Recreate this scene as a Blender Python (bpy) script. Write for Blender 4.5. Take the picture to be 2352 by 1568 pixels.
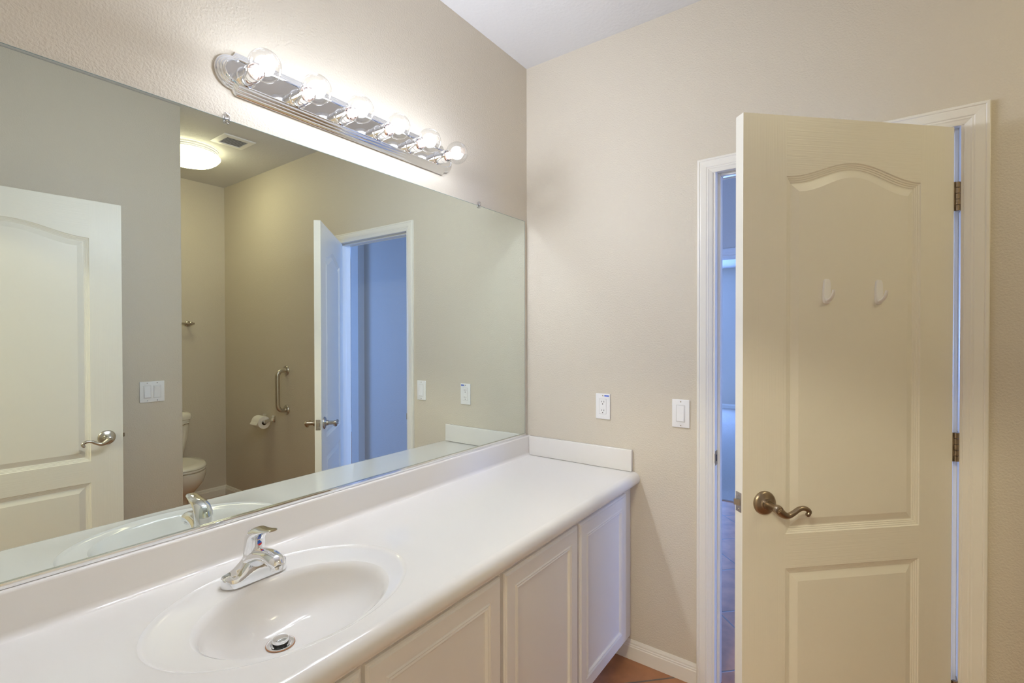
import bpy, bmesh, math, random
from mathutils import Vector, Matrix
random.seed(4)
S = bpy.context.scene
for o in list(bpy.data.objects):
    bpy.data.objects.remove(o, do_unlink=True)
COL = S.collection
PI = math.pi

# ------------------------------------------------------------------ camera
cam_d = bpy.data.cameras.new('camera')
cam_d.sensor_width = 36.0
cam_d.lens = 1112.15 / 2352 * 36.0
cam_d.clip_start = 0.01
cam = bpy.data.objects.new('camera', cam_d)
COL.objects.link(cam)
CAM_LOC = Vector((-2.0054, -1.3578, 1.3991))
_a, _p, _r = math.radians(35.8635), math.radians(-0.5057), math.radians(-0.0964)
_fw = Vector((math.cos(_a) * math.cos(_p), math.sin(_a) * math.cos(_p), math.sin(_p)))
_rt = Vector((math.sin(_a), -math.cos(_a), 0))
_up = _rt.cross(_fw)
_R = _rt * math.cos(_r) + _up * math.sin(_r)
_U = _up * math.cos(_r) - _rt * math.sin(_r)
cam.matrix_world = Matrix((( _R.x, _U.x, -_fw.x, CAM_LOC.x), (_R.y, _U.y, -_fw.y, CAM_LOC.y), (_R.z, _U.z, -_fw.z, CAM_LOC.z), (0, 0, 0, 1)))
S.camera = cam

# ------------------------------------------------------------------ world, view, light levels
w = bpy.data.worlds.new('world')
S.world = w
w.use_nodes = True
w.node_tree.nodes['Background'].inputs[0].default_value = (0.45, 0.62, 1.0, 1)
w.node_tree.nodes['Background'].inputs[1].default_value = 0.3
S.view_settings.view_transform = 'Standard'
S.view_settings.look = 'None'
S.view_settings.exposure = 0.08
S.view_settings.gamma = 1.0
S.view_settings.use_curve_mapping = False
try:
    S.cycles.max_bounces = 14
    S.cycles.diffuse_bounces = 7
    S.cycles.glossy_bounces = 8
    S.cycles.transparent_max_bounces = 16
    S.cycles.sample_clamp_indirect = 40.0
    S.cycles.caustics_reflective = True
    S.cycles.blur_glossy = 0.0
except Exception:
    pass
BULB_W, BULB_COL, BULB_SOFT, BULB_HARD = 8.6, (0.90, 0.975, 1.11), 0.8, 0.082
ALCOVE_EMIT, ALCOVE_COL = 13.5, (1.0, 0.90, 0.56)
FILL_EMIT, FILL_COL = 148.0, (1.0, 0.91, 0.63)  # warm fill from an added, unseen dome in the bedroom
DAY_COL = (0.20, 0.40, 1.06)
HALL_W = 60.0


def area_light(name, loc, rot, sx, sy, watts, col):
    d = bpy.data.lights.new(name, 'AREA')
    d.shape = 'RECTANGLE'
    d.size, d.size_y = sx, sy
    d.energy = watts
    d.color = col
    o = bpy.data.objects.new(name, d)
    COL.objects.link(o)
    o.location = loc
    o.rotation_euler = rot
    return o


# daylight entering the hall and the carpeted room through their windows (window frames for the first and last are built below)
area_light('daylight', (0.75, 2.05, 1.35), (-PI / 2, 0, 0), 0.9, 1.5, HALL_W * 1.0, DAY_COL)
area_light('daylight', (1.6, -5.9, 1.35), (PI / 2, 0, 0), 1.6, 1.5, HALL_W * 1.6, DAY_COL)  # blue light from the far end of the hall, no window built
area_light('daylight', (-1.2, -5.9, 1.35), (PI / 2, 0, 0), 1.6, 1.5, HALL_W * 2.3, DAY_COL)  # lamp added in the far bedroom, without a window, to light the hall block
area_light('daylight', (8.02, 2.1, 1.45), (0, PI / 2, 0), 1.3, 1.9, HALL_W * 4.2, DAY_COL)

# ------------------------------------------------------------------ materials


def mat(name, col, rough=0.5, metal=0.0, bump=None, spec=0.5, coat=0.0):
    m = bpy.data.materials.new(name)
    m.use_nodes = True
    nt = m.node_tree
    b = nt.nodes['Principled BSDF']
    b.inputs['Base Color'].default_value = (*col, 1)
    b.inputs['Roughness'].default_value = rough
    b.inputs['Metallic'].default_value = metal
    b.inputs['Specular IOR Level'].default_value = spec
    if coat:
        b.inputs['Coat Weight'].default_value = coat
        b.inputs['Coat Roughness'].default_value = 0.06
    if bump:
        scale, detail, strength, dist, stretch = bump
        tc = nt.nodes.new('ShaderNodeTexCoord')
        mp = nt.nodes.new('ShaderNodeMapping')
        mp.inputs['Scale'].default_value = stretch
        nz = nt.nodes.new('ShaderNodeTexNoise')
        nz.inputs['Scale'].default_value = scale
        nz.inputs['Detail'].default_value = detail
        bp = nt.nodes.new('ShaderNodeBump')
        bp.inputs['Strength'].default_value = strength
        bp.inputs['Distance'].default_value = dist
        nt.links.new(tc.outputs['Object'], mp.inputs['Vector'])
        nt.links.new(mp.outputs['Vector'], nz.inputs['Vector'])
        nt.links.new(nz.outputs['Fac'], bp.inputs['Height'])
        nt.links.new(bp.outputs['Normal'], b.inputs['Normal'])
    return m


def lin(r, g, b):
    f = lambda c: (c / 255 / 12.92) if c / 255 <= 0.04045 else ((c / 255 + 0.055) / 1.055) ** 2.4
    return (f(r), f(g), f(b))


M = {}
M['wall'] = mat('wall_paint', lin(213, 205, 191), 0.52, bump=(85, 2.5, 0.42, 0.004, (1, 1, 1)), spec=0.35)
M['wall'].node_tree.nodes['Noise Texture'].inputs['Scale'].default_value = 165
M['ceiling'] = mat('ceiling_paint', lin(214, 213, 214), 0.7, bump=(70, 2.5, 0.35, 0.004, (1, 1, 1)), spec=0.2)
M['trim'] = mat('trim_paint', lin(236, 233, 226), 0.35, spec=0.45)
M['stile'] = mat('door_paint_upright_grain', lin(234, 231, 222), 0.33, bump=(60, 3, 0.26, 0.0016, (5, 5, 0.07)), spec=0.45)
M['rail'] = mat('door_paint_level_grain', lin(234, 231, 222), 0.33, bump=(60, 3, 0.3, 0.0016, (0.07, 0.3, 5)), spec=0.45)
M['mould'] = mat('door_paint', lin(234, 231, 222), 0.33, spec=0.45)
M['cab'] = mat('cabinet_paint', lin(234, 232, 229), 0.4, spec=0.4)
M['shadow_gap'] = mat('cabinet_inside', lin(90, 82, 74), 0.8)
M['marble'] = mat('cultured_marble', lin(232, 229, 225), 0.14, spec=0.5, coat=0.25)
M['chrome'] = mat('chrome', (0.86, 0.87, 0.89), 0.06, 1.0)
M['satin'] = mat('satin_nickel', (0.55, 0.51, 0.46), 0.27, 1.0)
M['bronze'] = mat('aged_nickel', (0.36, 0.29, 0.22), 0.3, 1.0)
M['steel'] = mat('brushed_steel', (0.58, 0.54, 0.48), 0.3, 1.0)
M['white'] = mat('white_plastic', lin(240, 240, 242), 0.3)
M['slot'] = mat('dark_slot', lin(40, 38, 36), 0.6)
M['duct'] = mat('duct_shade', lin(165, 163, 158), 0.8)
M['blue_ink'] = mat('blue_ink', lin(60, 105, 225), 0.5)
M['red'] = mat('red_enamel', lin(220, 50, 40), 0.3)
M['blue'] = mat('blue_enamel', lin(40, 100, 200), 0.3)
M['china'] = mat('vitreous_china', lin(240, 236, 226), 0.1, spec=0.5, coat=0.3)
M['paper'] = mat('tissue_paper', lin(242, 238, 230), 0.9, bump=(200, 2, 0.2, 0.002, (1, 1, 1)))
M['card'] = mat('cardboard', lin(120, 95, 70), 0.9)
M['carpet'] = mat('carpet_pile', lin(205, 198, 188), 0.95, bump=(160, 3, 0.9, 0.015, (1, 1, 1)), spec=0.1)
M['hallwall'] = mat('hall_wall_paint', lin(214, 206, 194), 0.6, bump=(85, 2.5, 0.25, 0.004, (1, 1, 1)), spec=0.3)
M['ring'] = mat('drain_rust', lin(176, 120, 80), 0.6)


def mirror_mat():
    m = bpy.data.materials.new('mirror_silver')
    m.use_nodes = True
    nt = m.node_tree
    b = nt.nodes['Principled BSDF']
    b.inputs['Base Color'].default_value = (0.775, 0.835, 0.795, 1)
    b.inputs['Metallic'].default_value = 1.0
    b.inputs['Roughness'].default_value = 0.0
    return m


M['mirror'] = mirror_mat()
M['glass_edge'] = mat('glass_edge', lin(130, 150, 150), 0.15)


def clear_mat(name, tint=(1, 1, 1), base=0.06, gain=0.5):
    m = bpy.data.materials.new(name)
    m.use_nodes = True
    nt = m.node_tree
    nt.nodes.remove(nt.nodes['Principled BSDF'])
    out = nt.nodes['Material Output']
    tr = nt.nodes.new('ShaderNodeBsdfTransparent')
    tr.inputs[0].default_value = (*tint, 1)
    gl = nt.nodes.new('ShaderNodeBsdfGlossy')
    gl.inputs['Roughness'].default_value = 0.03
    lw = nt.nodes.new('ShaderNodeLayerWeight')
    lw.inputs['Blend'].default_value = 0.25
    mm = nt.nodes.new('ShaderNodeMath')
    mm.operation = 'MULTIPLY_ADD'
    mm.inputs[1].default_value = gain
    mm.inputs[2].default_value = base
    mx = nt.nodes.new('ShaderNodeMixShader')
    nt.links.new(lw.outputs['Facing'], mm.inputs[0])
    nt.links.new(mm.outputs[0], mx.inputs[0])
    nt.links.new(tr.outputs[0], mx.inputs[1])
    nt.links.new(gl.outputs[0], mx.inputs[2])
    nt.links.new(mx.outputs[0], out.inputs[0])
    return m


M['glass'] = clear_mat('clear_glass', (0.97, 0.97, 0.97), 0.05, 0.45)
M['clip'] = clear_mat('clear_plastic', (0.9, 0.9, 0.92), 0.15, 0.5)


def emit(name, col, strength):
    m = bpy.data.materials.new(name)
    m.use_nodes = True
    b = m.node_tree.nodes['Principled BSDF']
    b.inputs['Base Color'].default_value = (0.9, 0.9, 0.9, 1)
    b.inputs['Emission Color'].default_value = (*col, 1)
    b.inputs['Emission Strength'].default_value = strength
    return m


M['filament'] = emit('glowing_filament', (0.97, 0.98, 1.0), 12.0)
M['led'] = emit('glowing_amber_base', (1.0, 0.42, 0.16), 1.3)
M['diffuser'] = emit('lit_diffuser', ALCOVE_COL, ALCOVE_EMIT)
M['fill_dome'] = emit('fill_dome_diffuser', FILL_COL, FILL_EMIT)  # glow of the added fill dome
M['daypane'] = emit('daylit_pane', (0.62, 0.78, 1.0), 2.2)


def tile_mat():
    m = bpy.data.materials.new('floor_tile')
    m.use_nodes = True
    nt = m.node_tree
    b = nt.nodes['Principled BSDF']
    tc = nt.nodes.new('ShaderNodeTexCoord')
    mp = nt.nodes.new('ShaderNodeMapping')
    mp.inputs['Rotation'].default_value = (0, 0, PI / 4)
    mp.inputs['Location'].default_value = (-0.157, -0.279, 0)
    br = nt.nodes.new('ShaderNodeTexBrick')
    br.offset = 0.0
    br.inputs['Scale'].default_value = 1.0
    br.inputs['Brick Width'].default_value = 0.405
    br.inputs['Row Height'].default_value = 0.405
    br.inputs['Mortar Size'].default_value = 0.0045
    br.inputs['Mortar Smooth'].default_value = 0.2
    br.inputs['Bias'].default_value = 0.0
    br.inputs['Color1'].default_value = (*lin(190, 134, 92), 1)
    br.inputs['Color2'].default_value = (*lin(176, 122, 84), 1)
    br.inputs['Mortar'].default_value = (*lin(120, 105, 92), 1)
    nz = nt.nodes.new('ShaderNodeTexNoise')
    nz.inputs['Scale'].default_value = 9
    nz.inputs['Detail'].default_value = 6
    rp = nt.nodes.new('ShaderNodeValToRGB')
    rp.color_ramp.elements[0].color = (0.62, 0.60, 0.60, 1)
    rp.color_ramp.elements[0].position = 0.35
    rp.color_ramp.elements[1].color = (1.1, 1.1, 1.12, 1)
    rp.color_ramp.elements[1].position = 0.65
    mx = nt.nodes.new('ShaderNodeMix')
    mx.data_type = 'RGBA'
    mx.blend_type = 'MULTIPLY'
    mx.inputs[0].default_value = 0.8
    bp = nt.nodes.new('ShaderNodeBump')
    bp.invert = True
    bp.inputs['Strength'].default_value = 0.6
    bp.inputs['Distance'].default_value = 0.003
    L = nt.links.new
    L(tc.outputs['Object'], mp.inputs['Vector'])
    L(mp.outputs['Vector'], br.inputs['Vector'])
    L(tc.outputs['Object'], nz.inputs['Vector'])
    L(nz.outputs['Fac'], rp.inputs[0])
    L(br.outputs['Color'], mx.inputs[6])
    L(rp.outputs['Color'], mx.inputs[7])
    L(mx.outputs[2], b.inputs['Base Color'])
    L(br.outputs['Fac'], bp.inputs['Height'])
    L(bp.outputs['Normal'], b.inputs['Normal'])
    b.inputs['Roughness'].default_value = 0.38
    return m


M['tile'] = tile_mat()

# ------------------------------------------------------------------ mesh helpers


def NB():
    return bmesh.new()


def box(bm, x0, x1, y0, y1, z0, z1, bev=0.0, seg=2, mi=0):
    t = bmesh.new()
    v = [t.verts.new((x, y, z)) for x in (x0, x1) for y in (y0, y1) for z in (z0, z1)]
    for f in ((0, 1, 3, 2), (4, 6, 7, 5), (0, 4, 5, 1), (2, 3, 7, 6), (0, 2, 6, 4), (1, 5, 7, 3)):
        t.faces.new([v[i] for i in f])
    bmesh.ops.recalc_face_normals(t, faces=t.faces)
    if bev > 0:
        bmesh.ops.bevel(t, geom=list(t.edges), offset=bev, segments=seg, profile=0.5, affect='EDGES')
    join(bm, t, mi)


def join(bm, t, mi=0, mtx=None):
    vm = {}
    for v in t.verts:
        vm[v] = bm.verts.new(mtx @ v.co if mtx else v.co)
    for f in t.faces:
        try:
            nf = bm.faces.new([vm[v] for v in f.verts])
            nf.material_index = mi if mi else f.material_index
        except ValueError:
            pass
    t.free()


def loft(bm, rings, closed=True, cap0=True, cap1=True, mi=0):
    R = [[bm.verts.new(p) for p in r] for r in rings]
    n = len(R[0])
    for a, b in zip(R, R[1:]):
        for i in range(n if closed else n - 1):
            j = (i + 1) % n
            try:
                f = bm.faces.new((a[i], a[j], b[j], b[i]))
                f.material_index = mi
            except ValueError:
                pass
    if cap0:
        f = bm.faces.new(list(reversed(R[0])))
        f.material_index = mi
    if cap1:
        f = bm.faces.new(R[-1])
        f.material_index = mi
    return R


def lathe(bm, prof, mtx=Matrix(), seg=32, cap0=True, cap1=True, mi=0):
    rings = []
    for r, h in prof:
        rings.append([mtx @ Vector((max(r, 1e-5) * math.cos(2 * PI * i / seg), max(r, 1e-5) * math.sin(2 * PI * i / seg), h)) for i in range(seg)])
    loft(bm, rings, True, cap0, cap1, mi)


def tube(bm, pts, rad, seg=16, flat=None, mi=0, ref=None):
    pts = [Vector(p) for p in pts]
    n = len(pts)
    if not isinstance(rad, (list, tuple)):
        rad = [rad] * n
    rings = []
    up = Vector(ref) if ref else None
    for i in range(n):
        t = (pts[min(i + 1, n - 1)] - pts[max(i - 1, 0)]).normalized()
        if up is None:
            up = Vector((0, 0, 1)) if abs(t.z) < 0.9 else Vector((1, 0, 0))
        u = (up - t * up.dot(t)).normalized()
        s = t.cross(u)
        up = u
        r = rad[i]
        ru, rs = (r, r) if not isinstance(r, (tuple, list)) else r
        rings.append([pts[i] + u * ru * math.cos(2 * PI * k / seg) + s * rs * math.sin(2 * PI * k / seg) for k in range(seg)])
    loft(bm, rings, True, True, True, mi)


def smooth_path(pts, k=6):
    P = [Vector(p) for p in pts]
    out = []
    for i in range(len(P) - 1):
        p0, p1, p2, p3 = P[max(i - 1, 0)], P[i], P[i + 1], P[min(i + 2, len(P) - 1)]
        for j in range(k):
            t = j / k
            out.append(0.5 * ((2 * p1) + (p2 - p0) * t + (2 * p0 - 5 * p1 + 4 * p2 - p3) * t * t + (3 * p1 - p0 - 3 * p2 + p3) * t ** 3))
    out.append(P[-1])
    return out


def smooth_vals(vals, k=6):
    return [v.x for v in smooth_path([(v, 0, 0) for v in vals], k)]


WL = {}


def obj(name, bm, mats, parent=None, world=True, angle=35, smooth=True):
    """link one mesh object; vertices given in world coordinates unless world=False (then local to the parent)"""
    off = WL.get(parent.name, Vector()) if (parent and world) else Vector()
    me = bpy.data.meshes.new(name)
    bmesh.ops.recalc_face_normals(bm, faces=bm.faces)
    if off.length:
        bmesh.ops.translate(bm, verts=bm.verts, vec=-off)
    bm.to_mesh(me)
    bm.free()
    for m in (mats if isinstance(mats, (list, tuple)) else [mats]):
        me.materials.append(m)
    if smooth:
        for p in me.polygons:
            p.use_smooth = True
        me.set_sharp_from_angle(angle=math.radians(angle))
    o = bpy.data.objects.new(name, me)
    COL.objects.link(o)
    if parent:
        o.parent = parent
        WL[o.name] = WL.get(parent.name, Vector())
    else:
        WL[o.name] = Vector()
    return o


def thing(name, label, cat, loc=(0, 0, 0), rotz=0.0, group=None):
    o = bpy.data.objects.new(name, None)
    o.empty_display_size = 0.05
    COL.objects.link(o)
    o.location = loc
    o.rotation_euler = (0, 0, rotz)
    WL[o.name] = Vector(loc)
    o['label'] = label
    o['category'] = cat
    if group:
        o['group'] = group
    return o


def tag(o, label, cat, group=None):
    o['label'] = label
    o['category'] = cat
    if group:
        o['group'] = group
    return o


def struct(name, bm, m, label=None, smooth=False):
    o = obj(name, bm, m, None, smooth=smooth)
    o['kind'] = 'structure'
    if label:
        o['label'] = label
    return o


def clone(o, parent=None, loc=None):
    c = o.copy()
    COL.objects.link(c)
    if parent is not None:
        c.parent = parent
        WL[c.name] = WL.get(parent.name, Vector())
    if loc is not None:
        c.location = loc
    for ch in list(o.children):
        clone(ch, c)
    return c


# ------------------------------------------------------------------ room shell
H = 2.732
TW = 0.115
DY0, DY1, DZ = -0.872, -1.6195, 2.0665        # rough opening in the door wall
LY0, LY1 = -0.80, -1.655                      # rough opening of the entry behind the camera
PX, PY = -0.854, -1.837                       # end and face of the partition
BY = -3.265                                   # back wall of the toilet alcove

bm = NB(); box(bm, -2.115, TW, 0, 0.12, 0, H)
struct('wall_left', bm, M['wall'], 'beige textured wall behind the mirror and the vanity')
bm = NB()
box(bm, 0, TW, DY0, 0, 0, H); box(bm, 0, TW, BY - 0.12, DY1, 0, H); box(bm, 0, TW, DY1, DY0, DZ, H)
struct('wall_right', bm, M['wall'], 'beige textured wall with the open doorway')
bm = NB()
box(bm, -2.115, -2.0, LY0, 0, 0, H); box(bm, -2.115, -2.0, PY - 0.115, LY1, 0, H); box(bm, -2.115, -2.0, LY1, LY0, DZ, H)
struct('wall_entry', bm, M['wall'], 'beige wall with the entry doorway')
bm = NB(); box(bm, -2.0, PX, PY - TW, PY, 0, H, 0.006, 2)
struct('wall_partition', bm, M['wall'], 'beige partition that screens the toilet, seen in the mirror', True)
bm = NB(); box(bm, -1.37, 0, BY - 0.12, BY, 0, H)
struct('wall_rear', bm, M['wall'], 'beige wall behind the toilet, seen in the mirror')
bm = NB(); box(bm, -1.37, -1.25, BY, PY - TW, 0, H)
struct('wall_alcove', bm, M['wall'])
bm = NB(); box(bm, -5.2, 8.4, -6.2, 3.6, H, H + 0.08)
struct('ceiling', bm, M['ceiling'], 'smooth off-white ceiling')
bm = NB(); box(bm, -2.06, 2.41, -6.2, 3.6, -0.08, 0)
struct('floor', bm, M['tile'], 'terracotta tile floor laid on the diagonal')
bm = NB(); box(bm, 2.41, 8.4, -6.2, 3.6, -0.08, 0.008)
struct('floor_carpet', bm, M['carpet'], 'pale carpet in the room across the hall')
bm = NB(); box(bm, -5.2, -2.06, -6.2, 3.6, -0.08, 0.006)
struct('floor_entry', bm, M['carpet'])

# bedroom behind the camera
bm = NB(); box(bm, -5.2, -5.08, -3.2, 2.2, 0, H)
struct('wall_bedroom_far', bm, M['hallwall'])
bm = NB(); box(bm, -5.08, -2.115, -3.2, -3.08, 0, H)
struct('wall_bedroom_side', bm, M['hallwall'])
bm = NB(); box(bm, -5.08, -2.115, 2.08, 2.2, 0, H)
struct('wall_bedroom_end', bm, M['hallwall'])
bm = NB(); box(bm, -2.115, -2.0, -3.08, PY - 0.115, 0, H); box(bm, -2.115, -2.0, 0.12, 2.08, 0, H)
struct('wall_bedroom_near', bm, M['hallwall'])

# hall and the carpeted room beyond
HX = 2.38
bm = NB(); box(bm, 1.30, HX, -3.01, -1.5, 0, H)
struct('wall_hall_block', bm, M['hallwall'])
bm = NB()
box(bm, TW, 0.2, -3.13, -3.01, 0, H); box(bm, 1.22, 1.30, -3.13, -3.01, 0, H); box(bm, 0.2, 1.22, -3.13, -3.01, 2.5, H)
box(bm, 1.30, HX, -3.13, -3.01, 0, H)
struct('wall_hall_end', bm, M['hallwall'])
bm = NB()
box(bm, HX, HX + TW, -1.5, -0.93, 0, H); box(bm, HX, HX + TW, 0.05, 2.1, 0, H); box(bm, HX, HX + TW, -0.93, 0.05, 2.085, H)
struct('wall_hall', bm, M['hallwall'])
WX0, WX1, WZ0, WZ1 = 0.3, 1.2, 0.6, 2.1
bm = NB()
box(bm, TW, HX + TW, 2.1, 2.2, 0, WZ0); box(bm, TW, HX + TW, 2.1, 2.2, WZ1, H)
box(bm, TW, WX0, 2.1, 2.2, WZ0, WZ1); box(bm, WX1, HX + TW, 2.1, 2.2, WZ0, WZ1)
struct('wall_hall_window', bm, M['hallwall'])
bm = NB(); box(bm, 0, TW, 0.12, 2.2, 0, H)
struct('wall_hall_side', bm, M['hallwall'])
bm = NB(); box(bm, -2.5, 3.4, -6.1, -6.0, 0, H); box(bm, 3.4, 3.5, -6.1, -3.13, 0, H); box(bm, HX, 3.4, -3.13, -3.01, 0, H); box(bm, -2.6, -2.5, -6.1, BY - 0.12, 0, H); box(bm, -2.6, -1.37, BY - 0.12, BY - 0.02, 0, H)
struct('wall_far_bedroom', bm, M['hallwall'])
RX = 8.1
V0, V1, VZ0, VZ1 = 0.99, 3.0, 0.75, 2.1
bm = NB()
box(bm, RX, RX + 0.12, -2.0, V0, 0, H); box(bm, RX, RX + 0.12, V1, 3.5, 0, H)
box(bm, RX, RX + 0.12, V0, V1, 0, VZ0); box(bm, RX, RX + 0.12, V0, V1, VZ1, H)
box(bm, HX + TW, RX, 3.4, 3.5, 0, H); box(bm, HX + TW, RX, -2.1, -2.0, 0, H)
box(bm, HX, HX + TW, 2.2, 3.4, 0, H)
box(bm, HX, HX + TW, -2.1, -1.5, 0, H)
struct('wall_carpet_room', bm, M['hallwall'], 'daylit wall of the carpeted room across the hall')


def window(name, ax, x0, x1, z0, z1, plane, sgn):
    """a framed daylit window; ax 'y' = the pane faces along y"""
    f = NB()
    P = (lambda a0, a1, d0, d1, zz0, zz1: box(f, a0, a1, d0, d1, zz0, zz1)) if ax == 'y' else (lambda a0, a1, d0, d1, zz0, zz1: box(f, d0, d1, a0, a1, zz0, zz1))
    t = 0.045
    d0, d1 = sorted((plane, plane + sgn * 0.06))
    P(x0, x0 + t, d0, d1, z0, z1); P(x1 - t, x1, d0, d1, z0, z1); P(x0, x1, d0, d1, z0, z0 + t); P(x0, x1, d0, d1, z1 - t, z1)
    xm = (x0 + x1) / 2
    P(xm - 0.02, xm + 0.02, d0, d1, z0, z1)
    o = struct(name, f, M['trim'])
    g = NB()
    d = plane + sgn * 0.03
    if ax == 'y':
        box(g, x0 + 0.02, x1 - 0.02, d - 0.003, d + 0.003, z0 + 0.02, z1 - 0.02)
    else:
        box(g, d - 0.003, d + 0.003, x0 + 0.02, x1 - 0.02, z0 + 0.02, z1 - 0.02)
    obj('window_pane', g, M['daypane'], o, smooth=False)


window('window_1', 'x', V0, V1, VZ0, VZ1, RX + 0.02, 1)
window('window_2', 'y', WX0, WX1, WZ0, WZ1, 2.12, 1)

# --- baseboards
BB = [(0, 0), (0, .012), (.055, .012), (.058, .010), (.063, .010), (.066, .0075), (.072, .0075), (.078, .005), (.083, .003), (.083, 0)]   # (height, depth)


def baseboard(name, p0, p1, nrm, m0=0.0, m1=0.0):
    b = NB()
    p0, p1, nrm = Vector(p0), Vector(p1), Vector(nrm)
    t = (p1 - p0).normalized()
    loft(b, [[p0 + nrm * d + t * (d * m0) + Vector((0, 0, h)) for h, d in BB], [p1 + nrm * d - t * (d * m1) + Vector((0, 0, h)) for h, d in BB]])
    return struct(name, b, M['trim'])


baseboard('baseboard_right', (0, -0.40, 0), (0, -0.825, 0), (-1, 0, 0))['label'] = 'short white baseboard between the vanity and the door casing'
baseboard('baseboard_alcove', (0, -1.6645, 0), (0, BY, 0), (-1, 0, 0), 0, 1)
baseboard('baseboard_rear', (-1.25, BY, 0), (0, BY, 0), (0, 1, 0), 0, 1)['label'] = 'white baseboard behind the toilet'
baseboard('baseboard_partition', (-2.0, PY, 0), (PX, PY, 0), (0, 1, 0))
baseboard('baseboard_carpet', (RX, -2.0, 0.008), (RX, 3.4, 0.008), (-1, 0, 0))
baseboard('baseboard_hall', (1.30, -3.01, 0), (1.30, -1.5, 0), (-1, 0, 0))

# --- door casings and jambs
CAS = [(0, 0), (0, .011), (.003, .0155), (.009, .016), (.0115, .0135), (.014, .0142), (.034, .0125), (.037, .0105), (.041, .0105), (.044, .0085), (.052, .006), (.0565, .004), (.057, 0)]


def casing(bm, f, a, b, zt):
    """f(s, depth, z) -> world; legs at s=a and s=b (outer edges), mitred head at zt (outer edge)"""
    sg = 1 if b > a else -1
    rings = []
    for st in range(4):
        r = []
        for u, d in CAS:
            s = a + sg * u if st < 2 else b - sg * u
            z = 0 if st in (0, 3) else zt - u
            r.append(f(s, d, z))
        rings.append(r)
    loft(bm, rings)


def fx(plane, sgn):
    return lambda s, d, z: Vector((plane + sgn * d, s, z))


bm = NB(); casing(bm, fx(0, -1), -0.825, -1.6645, 2.0995)
t1 = struct('trim_1', bm, M['trim'], 'white moulded casing around the open doorway')
bm = NB(); casing(bm, fx(TW, 1), -0.825, -1.6645, 2.0995)
obj('hall_casing', bm, M['trim'], t1, smooth=False)
bm = NB()
box(bm, 0, TW, -0.8905, DY0, 0, 2.048); box(bm, 0, TW, DY1, -1.601, 0, 2.048); box(bm, 0, TW, DY1, DY0, 2.048, DZ)
obj('door_jamb', bm, M['trim'], t1, smooth=False)
bm = NB()
box(bm, 0.040, 0.075, -0.9015, -0.8905, 0, 2.048, 0.002); box(bm, 0.040, 0.075, -1.601, -1.590, 0, 2.048, 0.002); box(bm, 0.040, 0.075, -1.590, -0.9015, 2.037, 2.048, 0.002)
obj('door_stop', bm, M['trim'], t1)
bm = NB()
box(bm, 0.006, 0.034, -0.8925, -0.8903, 0.892, 0.949, 0.0008, 1)
box(bm, -0.003, 0.008, -0.8925, -0.8905, 0.902, 0.939, 0.0008, 1)
sp = obj('strike_plate', bm, M['bronze'], t1)
sp['label'] = 'aged nickel strike plate'
bm = NB(); box(bm, 0.014, 0.026, -0.8932, -0.8924, 0.908, 0.933)
obj('bolt_hole', bm, M['slot'], sp, smooth=False)

bm = NB(); casing(bm, fx(-2.0, 1), LY0 + 0.047, LY1 - 0.047, 2.0995)
t2 = struct('trim_2', bm, M['trim'])
bm = NB()
box(bm, -2.115, -2.0, LY0 - 0.0185, LY0, 0, 2.048); box(bm, -2.115, -2.0, LY1, LY1 + 0.0185, 0, 2.048); box(bm, -2.115, -2.0, LY1, LY0, 2.048, DZ)
obj('door_jamb', bm, M['trim'], t2, smooth=False)

bm = NB(); casing(bm, fx(HX, -1), 0.097, -0.977, 2.145)
t3 = struct('trim_3', bm, M['trim'], 'white casing of the doorway to the carpeted room')
bm = NB()
box(bm, HX, HX + TW, 0.032, 0.05, 0, 2.067); box(bm, HX, HX + TW, -0.93, -0.912, 0, 2.067); box(bm, HX, HX + TW, -0.93, 0.05, 2.067, 2.085)
obj('door_jamb', bm, M['trim'], t3, smooth=False)

# ------------------------------------------------------------------ panel doors
PROF = [(0, 0), (.0025, -.0028), (.006, -.0034), (.0075, -.0052), (.011, -.0058), (.0125, -.0074), (.016, -.0078), (.018, -.0095), (.021, -.0095), (.026, -.0080), (.042, -.0028)]


def panel_loops(x0, x1, z0, z1, amp, n=56):
    loops = []
    for d, h in PROF:
        pts = [(x0 + d, z0 + d), (x1 - d, z0 + d)]
        for i in range(n + 1):
            t = 1 - i / n
            x = x0 + d + t * (x1 - x0 - 2 * d)
            pts.append((x, z1 - d * (1.0 if amp == 0 else 0.98) + amp * (0.5 - 0.5 * math.cos(2 * PI * t))))
        loops.append((pts, h))
    return loops


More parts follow.
